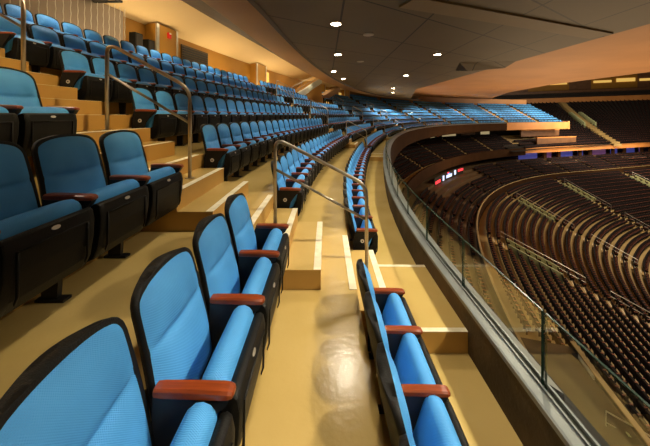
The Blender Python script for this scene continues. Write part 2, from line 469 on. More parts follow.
# far version : the whole seat in one mesh
def whole_seat(pitch):
    mb = MB()
    for src, yo in ((back_shell,0),(back_cushion,0),(seat_shell,0),(seat_cushion,0),(arm_wood,-pitch/2),(arm_bracket,-pitch/2),(standard,-pitch/2)):
        q = src()
        for f, mi in zip(q.f, q.m):
            pass
        o = len(mb.v); mb.v += [(v[0], v[1]+yo, v[2]) for v in q.v]
        for f, mi in zip(q.f, q.m): mb.f.append(tuple(o+i for i in f)); mb.m.append(mb.mi(q.mats[mi]))
    return mb.mesh('theatre_seat', True)
WH = whole_seat(.53)

ORD = ['first','second','third','fourth','fifth','sixth','seventh','eighth','ninth','tenth','eleventh','twelfth','thirteenth','fourteenth','fifteenth','sixteenth','seventeenth','eighteenth','nineteenth','twentieth','twenty-first','twenty-second','twenty-third','twenty-fourth','twenty-fifth','twenty-sixth','twenty-seventh','twenty-eighth','twenty-ninth','thirtieth']
ROWN = {1:'front row by glass', 2:'second row up', 3:'third row up', 4:'fourth row up', 5:'fifth row up', 6:'sixth row up', 7:'top row'}
# block nearest the camera
near = {1: ([2.66, 2.18, 1.70, 1.22, .74], .48), 2: ([2.67, 2.14, 1.61, 1.08, .55, .02], .53), 3: ([2.74, 2.22, 1.70, 1.18, .66], .52), 4: ([2.76, 2.24, 1.72], .52)}
for k, (arms, pitch) in near.items():
    for i in range(len(arms)-1):
        c = (arms[i]+arms[i+1])/2
        t = place_seat((1.45-rowd(k), c, rowz(k)), 0, pitch, False, i == 0, True)
        rn = {1:'right row seen from behind', 2:'large foreground row', 3:'row behind the foreground row', 4:'short row at the left edge'}[k]
        wh = ORD[i]+' before the near stairs'
        tag(t, 'blue theatre seat, %s in the %s' % (wh, rn), 'seat', 'blue seats on the near side of the stairs')
# blocks two and three : individuals
for bi in (1, 2):
    a, b = blocks[bi]
    for k in range(1, NR+1):
        arms, pitch = row_s(a+(.0 if k > 1 else .08), b, rowd(k), .53)
        n = len(arms)-1
        for i in range(n):
            sm = (arms[i]+arms[i+1])/2
            if bi == 2 and k >= 6 and sm > 20.6: continue
            loc = pt(sm, rowd(k), rowz(k))
            if bi == 1:
                t = place_seat(loc, rot(sm), pitch, i == 0, i == n-1, sm < 8)
            else:
                t = bpy.data.objects.new('theatre_seat', WH); col.objects.link(t); t.location = loc; t.rotation_euler = (0,0,rot(sm))
            wh = {1:'beyond the near stairs', 2:'beyond the second stairs'}[bi]
            tag(t, 'blue theatre seat, %s %s, %s' % (ORD[i], wh, ROWN[k]), 'seat', 'blue seats in the block %s' % wh)

# light weight seat geometry for the many far seats
def low_seat(c1, c2, c3):
    mb = MB()
    prof = [(-.30,.30),(-.33,.30),(-.47,.88),(-.455,.94),(-.42,.94),(-.27,.36)]
    mb.prism([(-.34,.30),(-.49,.90),(-.45,.945),(-.41,.93),(-.30,.32)], -.235, .235, c2)
    mb.poly([(-.25,-.215,.36),(-.25,.215,.36),(-.385,.20,.91),(-.385,-.20,.91)], [(0,1,2,3)], c1)
    mb.poly([(-.30,-.235,.32),(-.30,.235,.32),(-.25,.215,.36),(-.25,-.215,.36),(-.41,-.235,.93),(-.41,.235,.93),(-.385,.20,.91),(-.385,-.20,.91)], [(0,3,7,4),(1,5,6,2),(4,7,6,5)], c2)
    mb.prism([(-.29,.34),(-.15,.60),(-.08,.62),(-.01,.56),(-.03,.50),(-.1,.40)], -.225, .225, c1)
    mb.prism([(-.03,.52),(.01,.53),(-.01,.30),(-.07,.26),(-.26,.31),(-.1,.36)], -.235, .235, c2)
    mb.box((-.29,-.29,.60),(0,-.235,.63), c3)
    mb.box((-.30,-.275,.0),(-.20,-.250,.60), c2)
    return mb
def spread(name, proto, places):
    V = []; Fc = []; MI = []; n = len(proto.v)
    for (p, a) in places:
        ca, sa = math.cos(a), math.sin(a); o = len(V)
        V += [(p[0]+v[0]*ca-v[1]*sa, p[1]+v[0]*sa+v[1]*ca, p[2]+v[2]) for v in proto.v]
        Fc += [tuple(o+i for i in f) for f in proto.f]; MI += proto.m
    me = bpy.data.meshes.new(name); me.from_pydata(V, [], Fc)
    for mt in proto.mats: me.materials.append(M[mt])
    me.polygons.foreach_set('material_index', MI); me.update()
    o = bpy.data.objects.new(name, me); col.objects.link(o); return o
pl = []
for bi in range(3, len(blocks)):
    a, b = blocks[bi]
    for k in range(1, NR+3):
        arms, pitch = row_s(a, b, rowd(k), .53)
        for i in range(len(arms)-1):
            sm = (arms[i]+arms[i+1])/2; pl.append((pt(sm, rowd(k), rowz(k)), rot(sm)))
tag(spread('theatre_seat', low_seat('blue','black','wood'), pl), 'rows of small blue seats curving away along the far side of the balcony', 'seat', None, 'stuff')

# ------------------------------------------------------------------ dark seating below
dark = low_seat('bowlseat', 'bowlseat', 'bowlarm'); darkmesh = dark.mesh('arena_seat')
def proj(p): return 325+F*p[0]/p[1], 115-F*p[2]/p[1]
others = []; bowl = []
NB = 27
BD = lambda k: -(8.9+.95*k)
BZ = lambda k: -14.3-.42*k
bowl_aisles = [(13.5+24.3*i, 15.1+24.3*i) for i in range(8)]
def cuts(s0, s1, al):
    out = []; c = s0
    for a, b in al:
        if a <= c or b >= s1: continue
        out.append((c, a)); c = b
    out.append((c, s1)); return out
PATH = BOWLPATH
for k in range(NB):
    for bi, (a, b) in enumerate(cuts(-4, 190, bowl_aisles)):
        arms, pitch = row_s(a, b, BD(k), .53)
        for i in range(len(arms)-1):
            sm = (arms[i]+arms[i+1])/2; p = pt(sm, BD(k), BZ(k))
            if p.y > 3:
                u, v = proj((p.x, p.y, p.z+.9))
                vis = -3 < u < 655 and v < 452 and u > 325+.86*(v-115)*1.0+4 and u > 470
                if k <= 2 and 5.8 < sm < 21.2: continue
                if vis: bowl.append((p.y*p.y*1.0, p, rot(sm), k, bi, i))
                elif -40 < u < 760 and v < 640 : others.append((p, rot(sm)))
bowl.sort(key=lambda q: q[0])
for q in bowl[:300]:
    o = bpy.data.objects.new('arena_seat', darkmesh); col.objects.link(o); o.location = q[1]; o.rotation_euler = (0,0,q[2])
    u, v = proj(q[1])
    tag(o, 'small dark seat, %s bowl row down, %s along past %s bowl stairs' % (ORD[q[3]] if q[3] < 30 else 'last', ORD[min(29, q[5])], ['no','the first','the second','the third','the fourth','the fifth'][min(5, q[4])]), 'seat', 'dark seats of the lower bowl nearest the balcony')
others += [(q[1], q[2]) for q in bowl[300:]]

# bowl floor terraces
prof = [(-7.6,-14.3)]; bm_ = []
for k in range(NB):
    bm_ += ['bowlfloor', 'bowlriser']
    e = BD(k)-.30
    prof += [(e, BZ(k)), (e, BZ(k+1))]
prof += [(BD(NB)-2, BZ(NB)), (BD(NB)-2, BZ(NB)-1.5), (BD(NB)-3, BZ(NB)-1.5)]
mb = MB(); sweep(mb, prof, -4, 200, bm_+['bowlfloor']*3, 1.5)
struct(mb, 'floor_lower_bowl')
mb = MB(); mb.poly([(-5,-10,-26.8),(160,-10,-26.8),(160,120,-26.8),(-5,120,-26.8)], [(0,1,2,3)], 'bowlfloor')
struct(mb, 'floor_arena')
# stairs in the lower bowl
mb = MB()
for a, b in bowl_aisles:
    for k in range(NB):
        e = BD(k)-.30
        rbox(mb, a, b, e, e+.36, BZ(k+1)-.02 , BZ(k)+.01, 'bowlfloor', 2)
        rbox(mb, a, b, e-.40, e, BZ(k+1)-.02 , BZ(k)-.18, 'bowlfloor', 2)
        rbox(mb, a, b, e, e+.06, BZ(k)+.01, BZ(k)+.02, 'stripe', 2)
        rbox(mb, a, b, e-.40, e-.34, BZ(k)-.18, BZ(k)-.17, 'stripe', 2)
struct(mb, 'stair_lower_bowl')

PATH = MAINPATH
# ring wall and boxes row above the bowl
R3 = [(-7.0+1.0*q, -14.2+.40*q) for q in range(8)]
prof = [(-7.38,-14.2)]
for (d, z), (d2, z2) in zip(R3, R3[1:]): prof += [(d+.72, z), (d+.72, z2)]
prof += [(4.5, R3[-1][1])]
mb = MB(); sweep(mb, prof, 2, 190, 'bowlriser', 1.5)
sweep(mb, [(-7.38,-14.2),(-7.38,-13.05),(-7.5,-13.0),(-7.56,-13.05),(-7.6,-14.4)], 2, 190, ['dark','bowlfloor','bowlfloor','fasciadark'], 1.5)
sweep(mb, [(4.6,-11.6),(4.6,-9.0)], 2, 190, 'dark', 2)
struct(mb, 'wall_ring')
for k, (d, z) in enumerate(R3[:7]):
    for a, b in cuts(4, 185, [(12+9.4*i, 13.2+9.4*i) for i in range(18)]):
        arms, pitch = row_s(a, b, d, .56)
        others += [(pt((arms[i]+arms[i+1])/2, d, z), rot((arms[i]+arms[i+1])/2)) for i in range(len(arms)-1) if not (k >= 4 and 46 < arms[i] < 68)]
# middle tier
MD = lambda k: 1.2+.80*k
MZ = lambda k: -9.0+.42*k
prof = [(.12,-9.0)]
for k in range(1, 9): prof += [(MD(k)-.75, MZ(k-1)), (MD(k)-.75, MZ(k))]
prof += [(8.2, MZ(8))]
mid_aisles = [(7+10.5*i, 7.9+10.5*i) for i in range(10)]
mb = MB(); sweep(mb, prof, 2, 104, 'bowlfloor', 1.5); struct(mb, 'floor_middle_tier')
mb = MB(); sweep(mb, [(.12,-9.0),(.12,-8.2),(-.15,-8.18),(-.2,-9.9),(.1,-10.0),(4.6,-9.6)], 2, 91, 'fasciadark', 1.5)
struct(mb, 'wall_middle_tier')
mb = MB(); sweep(mb, [(.12,-9.0),(.12,-8.2),(-.15,-8.18),(-.2,-9.5),(.1,-9.55),(4.6,-9.5)], 91, 190, 'orange', 1.5)
struct(mb, 'wall_middle_tier_far')
for k in range(8):
    for a, b in cuts(4, 92, mid_aisles):
        if b-a < .6: continue
        arms, pitch = row_s(a, b, MD(k), .53)
        others += [(pt((arms[i]+arms[i+1])/2, MD(k), MZ(k)), rot((arms[i]+arms[i+1])/2)) for i in range(len(arms)-1)]
mb = MB()
for a, b in mid_aisles:
    for k in range(8):
        rbox(mb, a, b, MD(k)-.75, MD(k)-.35, MZ(k)-.4, MZ(k)+.01, 'bowlfloor', 2)
        rbox(mb, a, b, MD(k)-.35, MD(k)+.06, MZ(k)-.4, MZ(k)+.21, 'bowlfloor', 2)
struct(mb, 'stair_middle_tier')

# far sloping stand, ruled between the middle tier edge and the far upper front
A = [(44,66.5,-8.6),(57,72,-8.4),(75,78,-8.2),(100,86,-8),(130,96,-8)]
B = [(52,130,4.4),(66,128,4.6),(81,125,4.8),(125,110,5.8),(155,98,6.4)]
def lerp3(L, t):
    t = t*(len(L)-1); i = min(len(L)-2, int(t)); f = t-i
    return Vector(L[i]).lerp(Vector(L[i+1]), f)
NRW = 26
mb = MB(); T = 24
for r in range(NRW):
    for j in range(T):
        a0, a1 = lerp3(A, j/T), lerp3(A, (j+1)/T); b0, b1 = lerp3(B, j/T), lerp3(B, (j+1)/T)
        p0, p1 = a0.lerp(b0, r/NRW), a1.lerp(b1, r/NRW); q0, q1 = a0.lerp(b0, (r+1)/NRW), a1.lerp(b1, (r+1)/NRW)
        q0l, q1l = q0.copy(), q1.copy(); q0l.z = p0.z; q1l.z = p1.z
        mb.poly([p0,p1,q1l,q0l,q0,q1], [(0,1,2,3),(3,2,5,4)], 'dark')
struct(mb, 'floor_far_stand')
for r in range(NRW):
    L = 88; 
    for i in range(int(L*1.55)):
        t = i/(L*1.55)
        if t < .10 or abs(t-.57-.0012*r) < .012 or (abs(t-.80) < .008): continue
        p = lerp3(A, t).lerp(lerp3(B, t), (r+.75)/NRW); p.z = lerp3(A, t).lerp(lerp3(B, t), r/NRW).z
        others.append((p, -1.2))
tag(spread('arena_seat', dark, others), 'thousands of tiny dark seats filling the rings of the arena bowl', 'seat', None, 'stuff')
# stair and lit vomitory in the far stand
mb = MB()
for r in range(NRW):
    t = .57+.0012*r
    for h in (0, .5):
        p = lerp3(A, t).lerp(lerp3(B, t), (r+h)/NRW)
        mb.box((p.x-1.1,p.y-.2,p.z-.6),(p.x+1.1,p.y+1.0,p.z+.12+h*.35), 'bowlfloor')
        if 9 <= r <= 15:
            for q_ in (-2.0, 1.6): mb.box((p.x+q_,p.y-.2,p.z-.6),(p.x+q_+.4,p.y+1.0,p.z+1.3), 'green')
struct(mb, 'stair_far_stand')

# far upper front (orange) with boxes above
mb = MB()
for j in range(T):
    a, b = lerp3(B, j/T), lerp3(B, (j+1)/T)
    mb.hexa([a, b, b+Vector((.5,.8,0)), a+Vector((.5,.8,0)), a+Vector((0,0,2.0)), b+Vector((0,0,2.0)), b+Vector((.5,.8,2.0)), a+Vector((.5,.8,2.0))], 'orange')
struct(mb, 'wall_far_upper_front')
mb = MB()
for j in range(T):
    for r in range(3):
        a, b = lerp3(B, j/T)+Vector((1.5*r,2.6*r+.8,1.6+1.35*r)), lerp3(B, (j+1)/T)+Vector((1.5*r,2.6*r+.8,1.6+1.35*r))
        o = Vector((.6,2.6,0))
        mb.hexa([a,b,b+o,a+o,a+Vector((0,0,1.1)),b+Vector((0,0,1.1)),b+o+Vector((0,0,1.1)),a+o+Vector((0,0,1.1))], 'dark' if r != 2 else 'panelwood')
    a, b = lerp3(B, j/T)+Vector((5,9,4)), lerp3(B, (j+1)/T)+Vector((5,9,4)); h = Vector((0,0,9))
    mb.poly([a,b,b+h,a+h], [(0,1,2,3)], 'mustard' if j % 3 else 'panelwood')
for j in range(T):
    if j % 4 == 3: continue
    a, b = lerp3(B, (j+.1)/T)+Vector((4.8,8.7,8.3)), lerp3(B, (j+.9)/T)+Vector((4.8,8.7,8.3)); h = Vector((0,0,1.0+.5*(j % 2)))
    mb.poly([a,b,b+h,a+h], [(0,1,2,3)], 'yellowlit')  # glowing strips stand in for light on the yellow wall
struct(mb, 'wall_far_upper_boxes')

# ------------------------------------------------------------------ ceilings
def dmain(s): return 3.75+.075*min(max(0, s-8), 38)
mb = MB(); prev = None
YR = []
for s in srange(-5, 80, 1.5):
    L = pt(s, dmain(s), 3.2)
    Rx = 11.4 if L.y < 36 else 11.4+(L.y-36)*.27
    if L.x >= Rx-.3: break
    YR.append((L, Vector((Rx, L.y, 3.2))))
n0y, n1y = 16.2, 20.0
for (a, b), (c, d) in zip(YR, YR[1:]):
    up = Vector((0,0,.35))
    mb.hexa([a, b, d, c, a+up, b+up, d+up, c+up], 'ceil')
struct(mb, 'ceiling')
# ribs crossing the main ceiling
for nm, (p, q) in enumerate((((2.3,8.0),(11.0,11.4)),)):
    mb = MB(); dv = Vector((q[0]-p[0], q[1]-p[1], 0)).normalized(); nv = Vector((-dv.y, dv.x, 0))*.38
    P0, P1 = Vector((*p, 3.13)), Vector((*q, 3.13)); up = Vector((0,0,.09))
    mb.hexa([P0-nv,P1-nv,P1+nv,P0+nv,P0-nv+up,P1-nv+up,P1+nv+up,P0+nv+up], 'rib')
    struct(mb, 'ceiling_rib')
# folded bracket under the ceiling edge
mb = MB()
mb.poly([(8.2,17.4,3.19),(11.35,17.0,3.19),(11.35,20.2,3.19),(9.4,20.6,3.19),(8.9,17.9,2.75),(11.3,18.0,2.95)], [(0,4,5,1),(0,3,4),(4,3,2,5),(1,5,2)], 'ceil')
struct(mb, 'ceiling_fold')
# edge beam and cream concourse ceiling
mb = MB(); ss = srange(-5, 62, 1.5)
def strip(f, g, mat):
    pts = [f(s) for s in ss]+[g(s) for s in ss]; n = len(ss)
    mb.poly(pts, [(i, i+1, n+i+1, n+i) for i in range(n-1)], mat)
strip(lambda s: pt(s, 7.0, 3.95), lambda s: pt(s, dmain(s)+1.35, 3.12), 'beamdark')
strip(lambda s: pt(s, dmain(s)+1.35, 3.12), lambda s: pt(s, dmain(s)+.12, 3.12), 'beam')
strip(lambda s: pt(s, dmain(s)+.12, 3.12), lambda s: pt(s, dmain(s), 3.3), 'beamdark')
struct(mb, 'ceiling_edge_beam')
mb = MB(); sweep(mb, [(8.96,3.4),(6.9,3.95)], -5, 38.8, 'cream'); struct(mb, 'ceiling_concourse')
# copper soffit over the bowl
mb = MB()
cp = [(11.0,-6),(34,-6),(34.5,20),(34,30),(33.5,43),(37,58),(44,75),(60,104),(62,140),(-10,140),(-14,60),(2,58),(9,44),(11.0,36)]
n = len(cp)
mb.poly([(a,b,4.5) for a,b in cp]+[(a,b,5.2) for a,b in cp], [tuple(range(n)), tuple(range(2*n-1,n-1,-1))]+[(i,(i+1)%n,n+(i+1)%n,n+i) for i in range(n)], 'copper')
struct(mb, 'ceiling_soffit')

# ------------------------------------------------------------------ ceiling lights
def downlight(p, on, desc, power=0, r=.17, cone=112):
    t = empty('ceiling_light', p)
    mb = MB(); mb.disc((0,0,-.03),(0,0,1),r+.04,.03,'lampoff',24); mb.build('trim_ring', t)
    mb = MB(); mb.disc((0,0,-.036),(0,0,1),r,.006,'lamp' if on else 'lampoff',24); mb.build('lens', t)
    tag(t, desc, 'ceiling light', 'round recessed lights in the dark ceiling')
    if power:
        ld = bpy.data.lights.new('down', 'SPOT'); ld.energy = power; ld.color = (1, .87, .66); ld.spot_size = math.radians(cone); ld.spot_blend = .25
        ld.shadow_soft_size = .14
        lo = bpy.data.objects.new('down', ld); col.objects.link(lo); lo.location = (p[0], p[1], p[2]-.12)
P = 520
for p, on, d, pw in [((.38,9.95), 1, 'lit round downlight, highest and nearest of the left line on the dark ceiling', P),
                 ((.68,15), 1, 'lit round downlight, second of the left line on the dark ceiling', P),
                 ((.62,20.8), 1, 'lit round downlight, third of the left line on the dark ceiling', P),
                 ((1.6,25), 1, 'small lit round downlight, fourth of the left line on the dark ceiling', P),
                 ((5.9,15), 1, 'lit round downlight, largest of the right line on the dark ceiling', P),
                 ((6.5,22.9), 1, 'lit round downlight, middle of the right line on the dark ceiling', P),
                 ((8.1,34), 1, 'small lit round downlight low on the dark ceiling above the far blue seats', P),
                 ((9.6,40.5), 1, 'smallest lit round downlight where the ceiling meets the far blue seats', P),
                 ((1.72,11.3), 0, 'unlit pale oval ceiling fitting right of the nearest lit downlight', 0),
                 ((2.1,17), 0, 'unlit pale oval ceiling fitting right of the second lit downlight', 0),
                 ((.5,7.0), 1, 'round downlight above the near stairs', P), ((.5,3.2), 1, 'round downlight above the foreground row', P), ((.5,-.8), 1, 'round downlight above the camera', P),
                 ((4.9,7.2), 1, 'round downlight above the parapet', P*2.2), ((4.6,3.0), 1, 'round downlight above the near walkway', P*2.2), ((4.6,-1.2), 1, 'round downlight above the near parapet', P*2.2)]:
    downlight((p[0], p[1], 3.19), on, d, pw*(.65 if p[1] == 7.0 else .5 if p[0] < 3 else 1), cone=(102 if p[1] == 7.0 else 73 if p[1] < 5 else 116) if p[0] < 3 else 120)
def area(loc, rotd, size, power, c, sy=None):
    ld = bpy.data.lights.new('added_area', 'AREA'); ld.energy = power; ld.color = c; ld.size = size
    if sy: ld.shape = 'RECTANGLE'; ld.size_y = sy
    lo = bpy.data.objects.new('added_area', ld); col.objects.link(lo); lo.location = loc
    lo.rotation_euler = [math.radians(a) for a in rotd]; return lo
# unseen area strips, facing down and up, added to brighten cream ceiling and wall
def orient(lo, s, down=True): lo.rotation_euler = (0 if down else PI, 0, rot(s))
for i, s in enumerate((-2, 3, 8, 13, 18, 23, 28, 34, 40, 47, 54, 62, 70, 78, 86, 94)):
    if s > 30: continue
    l = area(pt(s, 7.9, 3.60), (0,0,0), .3, 26, (1, .80, .48), 4.2); orient(l, s)
    l = area(pt(s, 8.2, 1.75), (0,0,0), .3, 60, (1, .74, .40), 4.2); orient(l, s, False)
    for ds in (0, 2.5):
        ld = bpy.data.lights.new('spot', 'SPOT'); ld.energy = 190; ld.color = (1, .86, .66); ld.spot_size = math.radians(96); ld.spot_blend = .6; ld.shadow_soft_size = .08
        lo = bpy.data.objects.new('spot', ld); col.objects.link(lo); lo.location = pt(s+ds, 6.6, 3.5); lo.rotation_euler = (0, -.10, rot(s+ds))
# unseen warm spots added under the ceiling to brighten the stairs
for s_ in (3.3, 14.65, 26.3):
    ld = bpy.data.lights.new('stair', 'SPOT'); ld.energy = 380; ld.color = (1, .76, .42); ld.spot_size = math.radians(62); ld.spot_blend = .5; ld.shadow_soft_size = .1
    lo = bpy.data.objects.new('stair', ld); col.objects.link(lo); lo.location = pt(s_, 1.8, 2.9)
    lo.rotation_mode = 'QUATERNION'; lo.rotation_quaternion = (pt(s_, 4.9, 0.0)-lo.location).to_track_quat('-Z', 'Y')
# lamps in the far soffit over the blue seats
for s in range(38, 106, 7):
    l = area(pt(s, 3.2, 3.0 if s < 50 else 4.4), (0,0,0), .5, 330, (1, .86, .66)); l.data.spread = math.radians(120)
# arena rig lamps high over the bowl
for x_, y_ in ((45,12),(52,32),(62,48),(80,55),(40,-5)):
    area((x_, y_, 13), (0, 0, 0), 4, 5200, (1, .80, .55))
# unseen up-facing area lights added in mid-air to brighten the copper soffit
for x_, y_ in ((27,22),(32,45),(60,70),(90,75)):
    area((x_, y_, -12), (180, 0, 0), 14, 2700, (1, .72, .42))
l = area((70, 62, 2), (0, 0, 0), 8, 9000, (1, .82, .6)); l.rotation_euler = (math.radians(92), 0, math.radians(-8))  # unseen area light added to brighten the far orange front and stand

w = bpy.data.worlds.new('world'); sc.world = w; w.use_nodes = True
w.node_tree.nodes['Background'].inputs[0].default_value = (1, .8, .55, 1); w.node_tree.nodes['Background'].inputs[1].default_value = .025

# ------------------------------------------------------------------ handrails on the stairs
def floorz(d):
    if d < .8: return -2.05
    if d < 1.15: return -1.85
    k = 2
    while d > edge(k+1) and k < NR: k += 1
    z = rowz(k)
    if k < NR and d > edge(k+1)-.34: return z+2*RISE/3
    if k < NR and d > edge(k+1)-.68: return z+RISE/3
    return z
def handrail(a, b, d0, d1, label, group):
    sm = (a+b)/2; z0, z1 = floorz(d0), floorz(d1)
    t = empty('handrail', pt(sm, d0, z0), 0); base = t.location
    def P(d, z): return pt(sm, d, z)-base
    zt1 = z1+1.02; slope = (zt1-(z0+1.04))/(d1-d0); zt0 = z0+1.04
    n = 8 if sm < 30 else 4
    def arc(d, z, sgn):
        c = .13; out = []
        for i in range(7):
            u = i/6; # quadratic blend from the post to the slope
            if sgn > 0: p0, p1, p2 = (d, z-c), (d, z), (d+c, z+c*slope)
            else: p0, p1, p2 = (d-c, z-c*slope), (d, z), (d, z-c)
            out.append(P((1-u)**2*p0[0]+2*u*(1-u)*p1[0]+u*u*p2[0], (1-u)**2*p0[1]+2*u*(1-u)*p1[1]+u*u*p2[1]))
        return out
    path = [P(d0, z0)] + arc(d0, zt0, 1) + arc(d1, zt1, -1) + [P(d1, z1)]
    mb = MB(); mb.tube(path, .021, 'steel', n); mb.build('rail_frame', t, True)
    mb = MB(); mb.tube([P(d0, zt0-.40), P(d1, zt1-.36)], .016, 'steel', n); mb.build('middle_rail', t, True)
    for d, z in ((d0, z0), (d1, z1)):
        mb = MB(); mb.disc(P(d, z), (0,0,1), .05, .012, 'steel', 14); mb.build('base_flange', t)
    tag(t, label, 'handrail', group)
AN = ['near stairs', 'second stairs', 'third stairs', 'fourth stairs', 'fifth stairs', 'sixth stairs', 'seventh stairs', 'eighth stairs', 'ninth stairs']
for i, (a, b) in enumerate(aisles):
    for (d0, d1), w_ in (((.97, 2.025), 'lowest'), ((3.01, 3.965), 'middle'), ((4.93, 5.92), 'upper')):
        handrail(a, b, d0, d1, 'brushed steel tube handrail, %s one on the %s between blue seat blocks' % (w_, AN[i]), 'steel handrails of the upper tier')

# ------------------------------------------------------------------ glass on the parapet
j = 0; g0 = 1.886-2.2
while g0 < 104:
    a, b = g0+.011, g0+1.103-.011
    t = empty('glass_panel', pt(a, 0, -1.80), 0)
    n = 2 if j > 2 else 1; ss = srange(a, b, (b-a)/n); z0, z1 = -1.80, -1.30
    base = t.location
    def q(s_, d, z): return pt(s_, d, z)-base
    mb = MB(); h = .007
    for u, v in zip(ss, ss[1:]):
        mb.poly([q(u,h,z0),q(v,h,z0),q(v,h,z1),q(u,h,z1)], [(0,1,2,3)], 'glass')
    mb.build('pane', t)
    mb = MB(); e = .007
    for u, v in zip(ss, ss[1:]): rbx = [q(u,-h,z1-e),q(v,-h,z1-e),q(v,h,z1-e),q(u,h,z1-e),q(u,-h,z1),q(v,-h,z1),q(v,h,z1),q(u,h,z1)]; mb.hexa(rbx, 'glassedge')
    for u in (a, b-.007):
        v = u+.007; mb.hexa([q(u,-h,z0),q(v,-h,z0),q(v,h,z0),q(u,h,z0),q(u,-h,z1),q(v,-h,z1),q(v,h,z1),q(u,h,z1)], 'glassedge')
    mb.build('pane_edge', t)
    lab = 'clear glass balustrade panel on the grey parapet rail, %s from the camera end' % ORD[j] if j < 29 else 'small far clear glass panel on the curving balcony rail'
    tag(t, lab, 'glass panel', 'glass balustrade panels' if j < 29 else 'far glass balustrade panels')
    g0 += 1.103; j += 1

# ------------------------------------------------------------------ back wall
mb = MB(); rbox(mb, 3.0, 8.2, 8.7, 8.9, 1.0, 3.45, 'greypanel'); struct(mb, 'wall_curtain_recess')
mb = MB(); i = 0; q = 3.1
while q < 8.15:
    r_ = .009; p = [pt(q+.007*((k+i) % 2), 8.50-.008*((k+i) % 2), 1.0+.155*k) for k in range(17)]
    mb.tube(p, r_, 'silver', 5); q += .15; i += 1
tag(mb.build('wire_curtain'), 'curtain of hanging pale metal chains on the back wall, upper left', 'curtain', None, 'stuff')
def column(s0, s1, label):
    t = empty('wall_column', pt((s0+s1)/2, 8.6, 1.1)); b_ = t.location
    mb = MB(); rbox(mb, s0, s1, 8.45, 8.94, 1.1, 3.44, 'mustard'); mb.v = [tuple(Vector(v)-b_) for v in mb.v]; mb.build('column_body', t)
    mb = MB(); rbox(mb, s0-.01, s0+.10, 8.43, 8.50, 1.1, 3.44, 'silver'); mb.v = [tuple(Vector(v)-b_) for v in mb.v]; mb.build('corner_guard', t)
    mb = MB(); rbox(mb, s1-.08, s1+.01, 8.43, 8.50, 1.1, 3.44, 'silver'); mb.v = [tuple(Vector(v)-b_) for v in mb.v]; mb.build('corner_guard', t)
    tag(t, label, 'column', 'columns of the back wall')
column(9.3, 10.35, 'mustard wall column with steel corner strips and red alarm, behind the top row')
column(17.1, 18.4, 'second mustard wall column, left of the lit doorway')
for s0, nm in ((29, 'third'), (33, 'fourth'), (36.6, 'fifth')):
    column(s0, s0+1.6, 'small distant mustard wall column, %s along the back wall' % nm)
def onwall(name, s0, s1, d0, d1, z0, z1, mat, label, cat, parts=()):
    t = empty(name, pt((s0+s1)/2, (d0+d1)/2, z0)); b_ = t.location
    for pn, a_, c_, e_, f_, g_, h_, mt in ((name+'_body', s0, s1, d0, d1, z0, z1, mat),)+tuple(parts):
        mb = MB(); rbox(mb, a_, c_, e_, f_, g_, h_, mt); mb.v = [tuple(Vector(v)-b_) for v in mb.v]; mb.build(pn, t)
    tag(t, label, cat); return t
onwall('fire_alarm', 9.80, 9.94, 8.38, 8.45, 3.02, 3.24, 'red', 'red fire alarm box on the mustard column', 'fire alarm', (('strobe', 9.83, 9.91, 8.36, 8.38, 3.18, 3.23, 'white'),))
onwall('wall_speaker', 8.45, 8.75, 8.5, 8.75, 2.35, 2.85, 'black', 'black box speaker on the wall left of the column', 'speaker', (('grille', 8.47, 8.73, 8.48, 8.51, 2.39, 2.81, 'dark'),))
onwall('wall_speaker', 8.98, 9.26, 8.5, 8.8, 2.25, 2.75, 'black', 'black box speaker tucked against the left side of the column', 'speaker', (('grille', 9.0, 9.24, 8.48, 8.51, 2.29, 2.71, 'dark'),))
slats = tuple(('slat', 11.15, 12.85, 8.84, 8.88, 1.80+.11*k, 1.84+.11*k, 'blackmetal') for k in range(12))
onwall('louver_vent', 11.1, 12.9, 8.88, 8.93, 1.75, 3.15, 'louver', 'dark slatted ventilation louver on the mustard wall', 'vent', slats)
mb = MB(); rbox(mb, 18.6, 19.6, 8.90, 8.94, 1.1, 3.2, 'yellowlit'); struct(mb, 'door_1')
for i, s0 in enumerate((26.8, 30.9, 34.8)):
    mb = MB(); rbox(mb, s0, s0+1.7, 8.90, 8.94, 1.1, 3.0, 'yellowlit'); struct(mb, 'door_%d' % (i+2))

# stairway rising behind the third block
t = empty('stairway', pt(22, 7.2, 1.1)); b_ = t.location
def ribbon(mb, pts_, d0, d1, mat):   # pts_: (s, zlow, zhigh)
    for (u, a, b), (v, c, e) in zip(pts_, pts_[1:]):
        mb.hexa([pt(u,d0,a)-b_, pt(v,d0,c)-b_, pt(v,d1,c)-b_, pt(u,d1,a)-b_, pt(u,d0,b)-b_, pt(v,d0,e)-b_, pt(v,d1,e)-b_, pt(u,d1,b)-b_], mat)
mb = MB(); ribbon(mb, [(20.8,1.55,1.80),(22,1.6,2.15),(24,2.35,2.9),(26.2,3.1,3.65)], 7.0, 7.1, 'white'); mb.build('side_panel', t)
mb = MB(); ribbon(mb, [(21.0,1.1,1.5),(22,1.1,1.6),(24,1.1,2.35),(26.2,1.1,3.1)], 7.02, 7.08, 'mustard'); mb.build('lower_wall', t)
mb = MB()
for k in range(9): 
    s_ = 21+.55*k; mb.hexa([pt(s_+a,d,1.1+z)-b_ for z in (0,.25+.24*k) for a, d in ((0,7.1),(.55,7.1),(.55,8.5),(0,8.5))], 'riser')
mb.build('steps', t)
for dd in (7.05, 7.9):
    mb = MB(); mb.tube([pt(20.8,dd,2.0)-b_, pt(22,dd,2.45)-b_, pt(26,dd,3.75)-b_], .03, 'steel', 8)
    for s_, z_, zz in ((21.2,1.5,2.15),(23.5,2.3,2.93)): mb.tube([pt(s_,dd,z_)-b_, pt(s_,dd,zz)-b_], .02, 'steel', 6)
    mb.build('stair_rail', t, True)
tag(t, 'staircase with pale side panel and steel rails rising behind the blue seats', 'staircase')
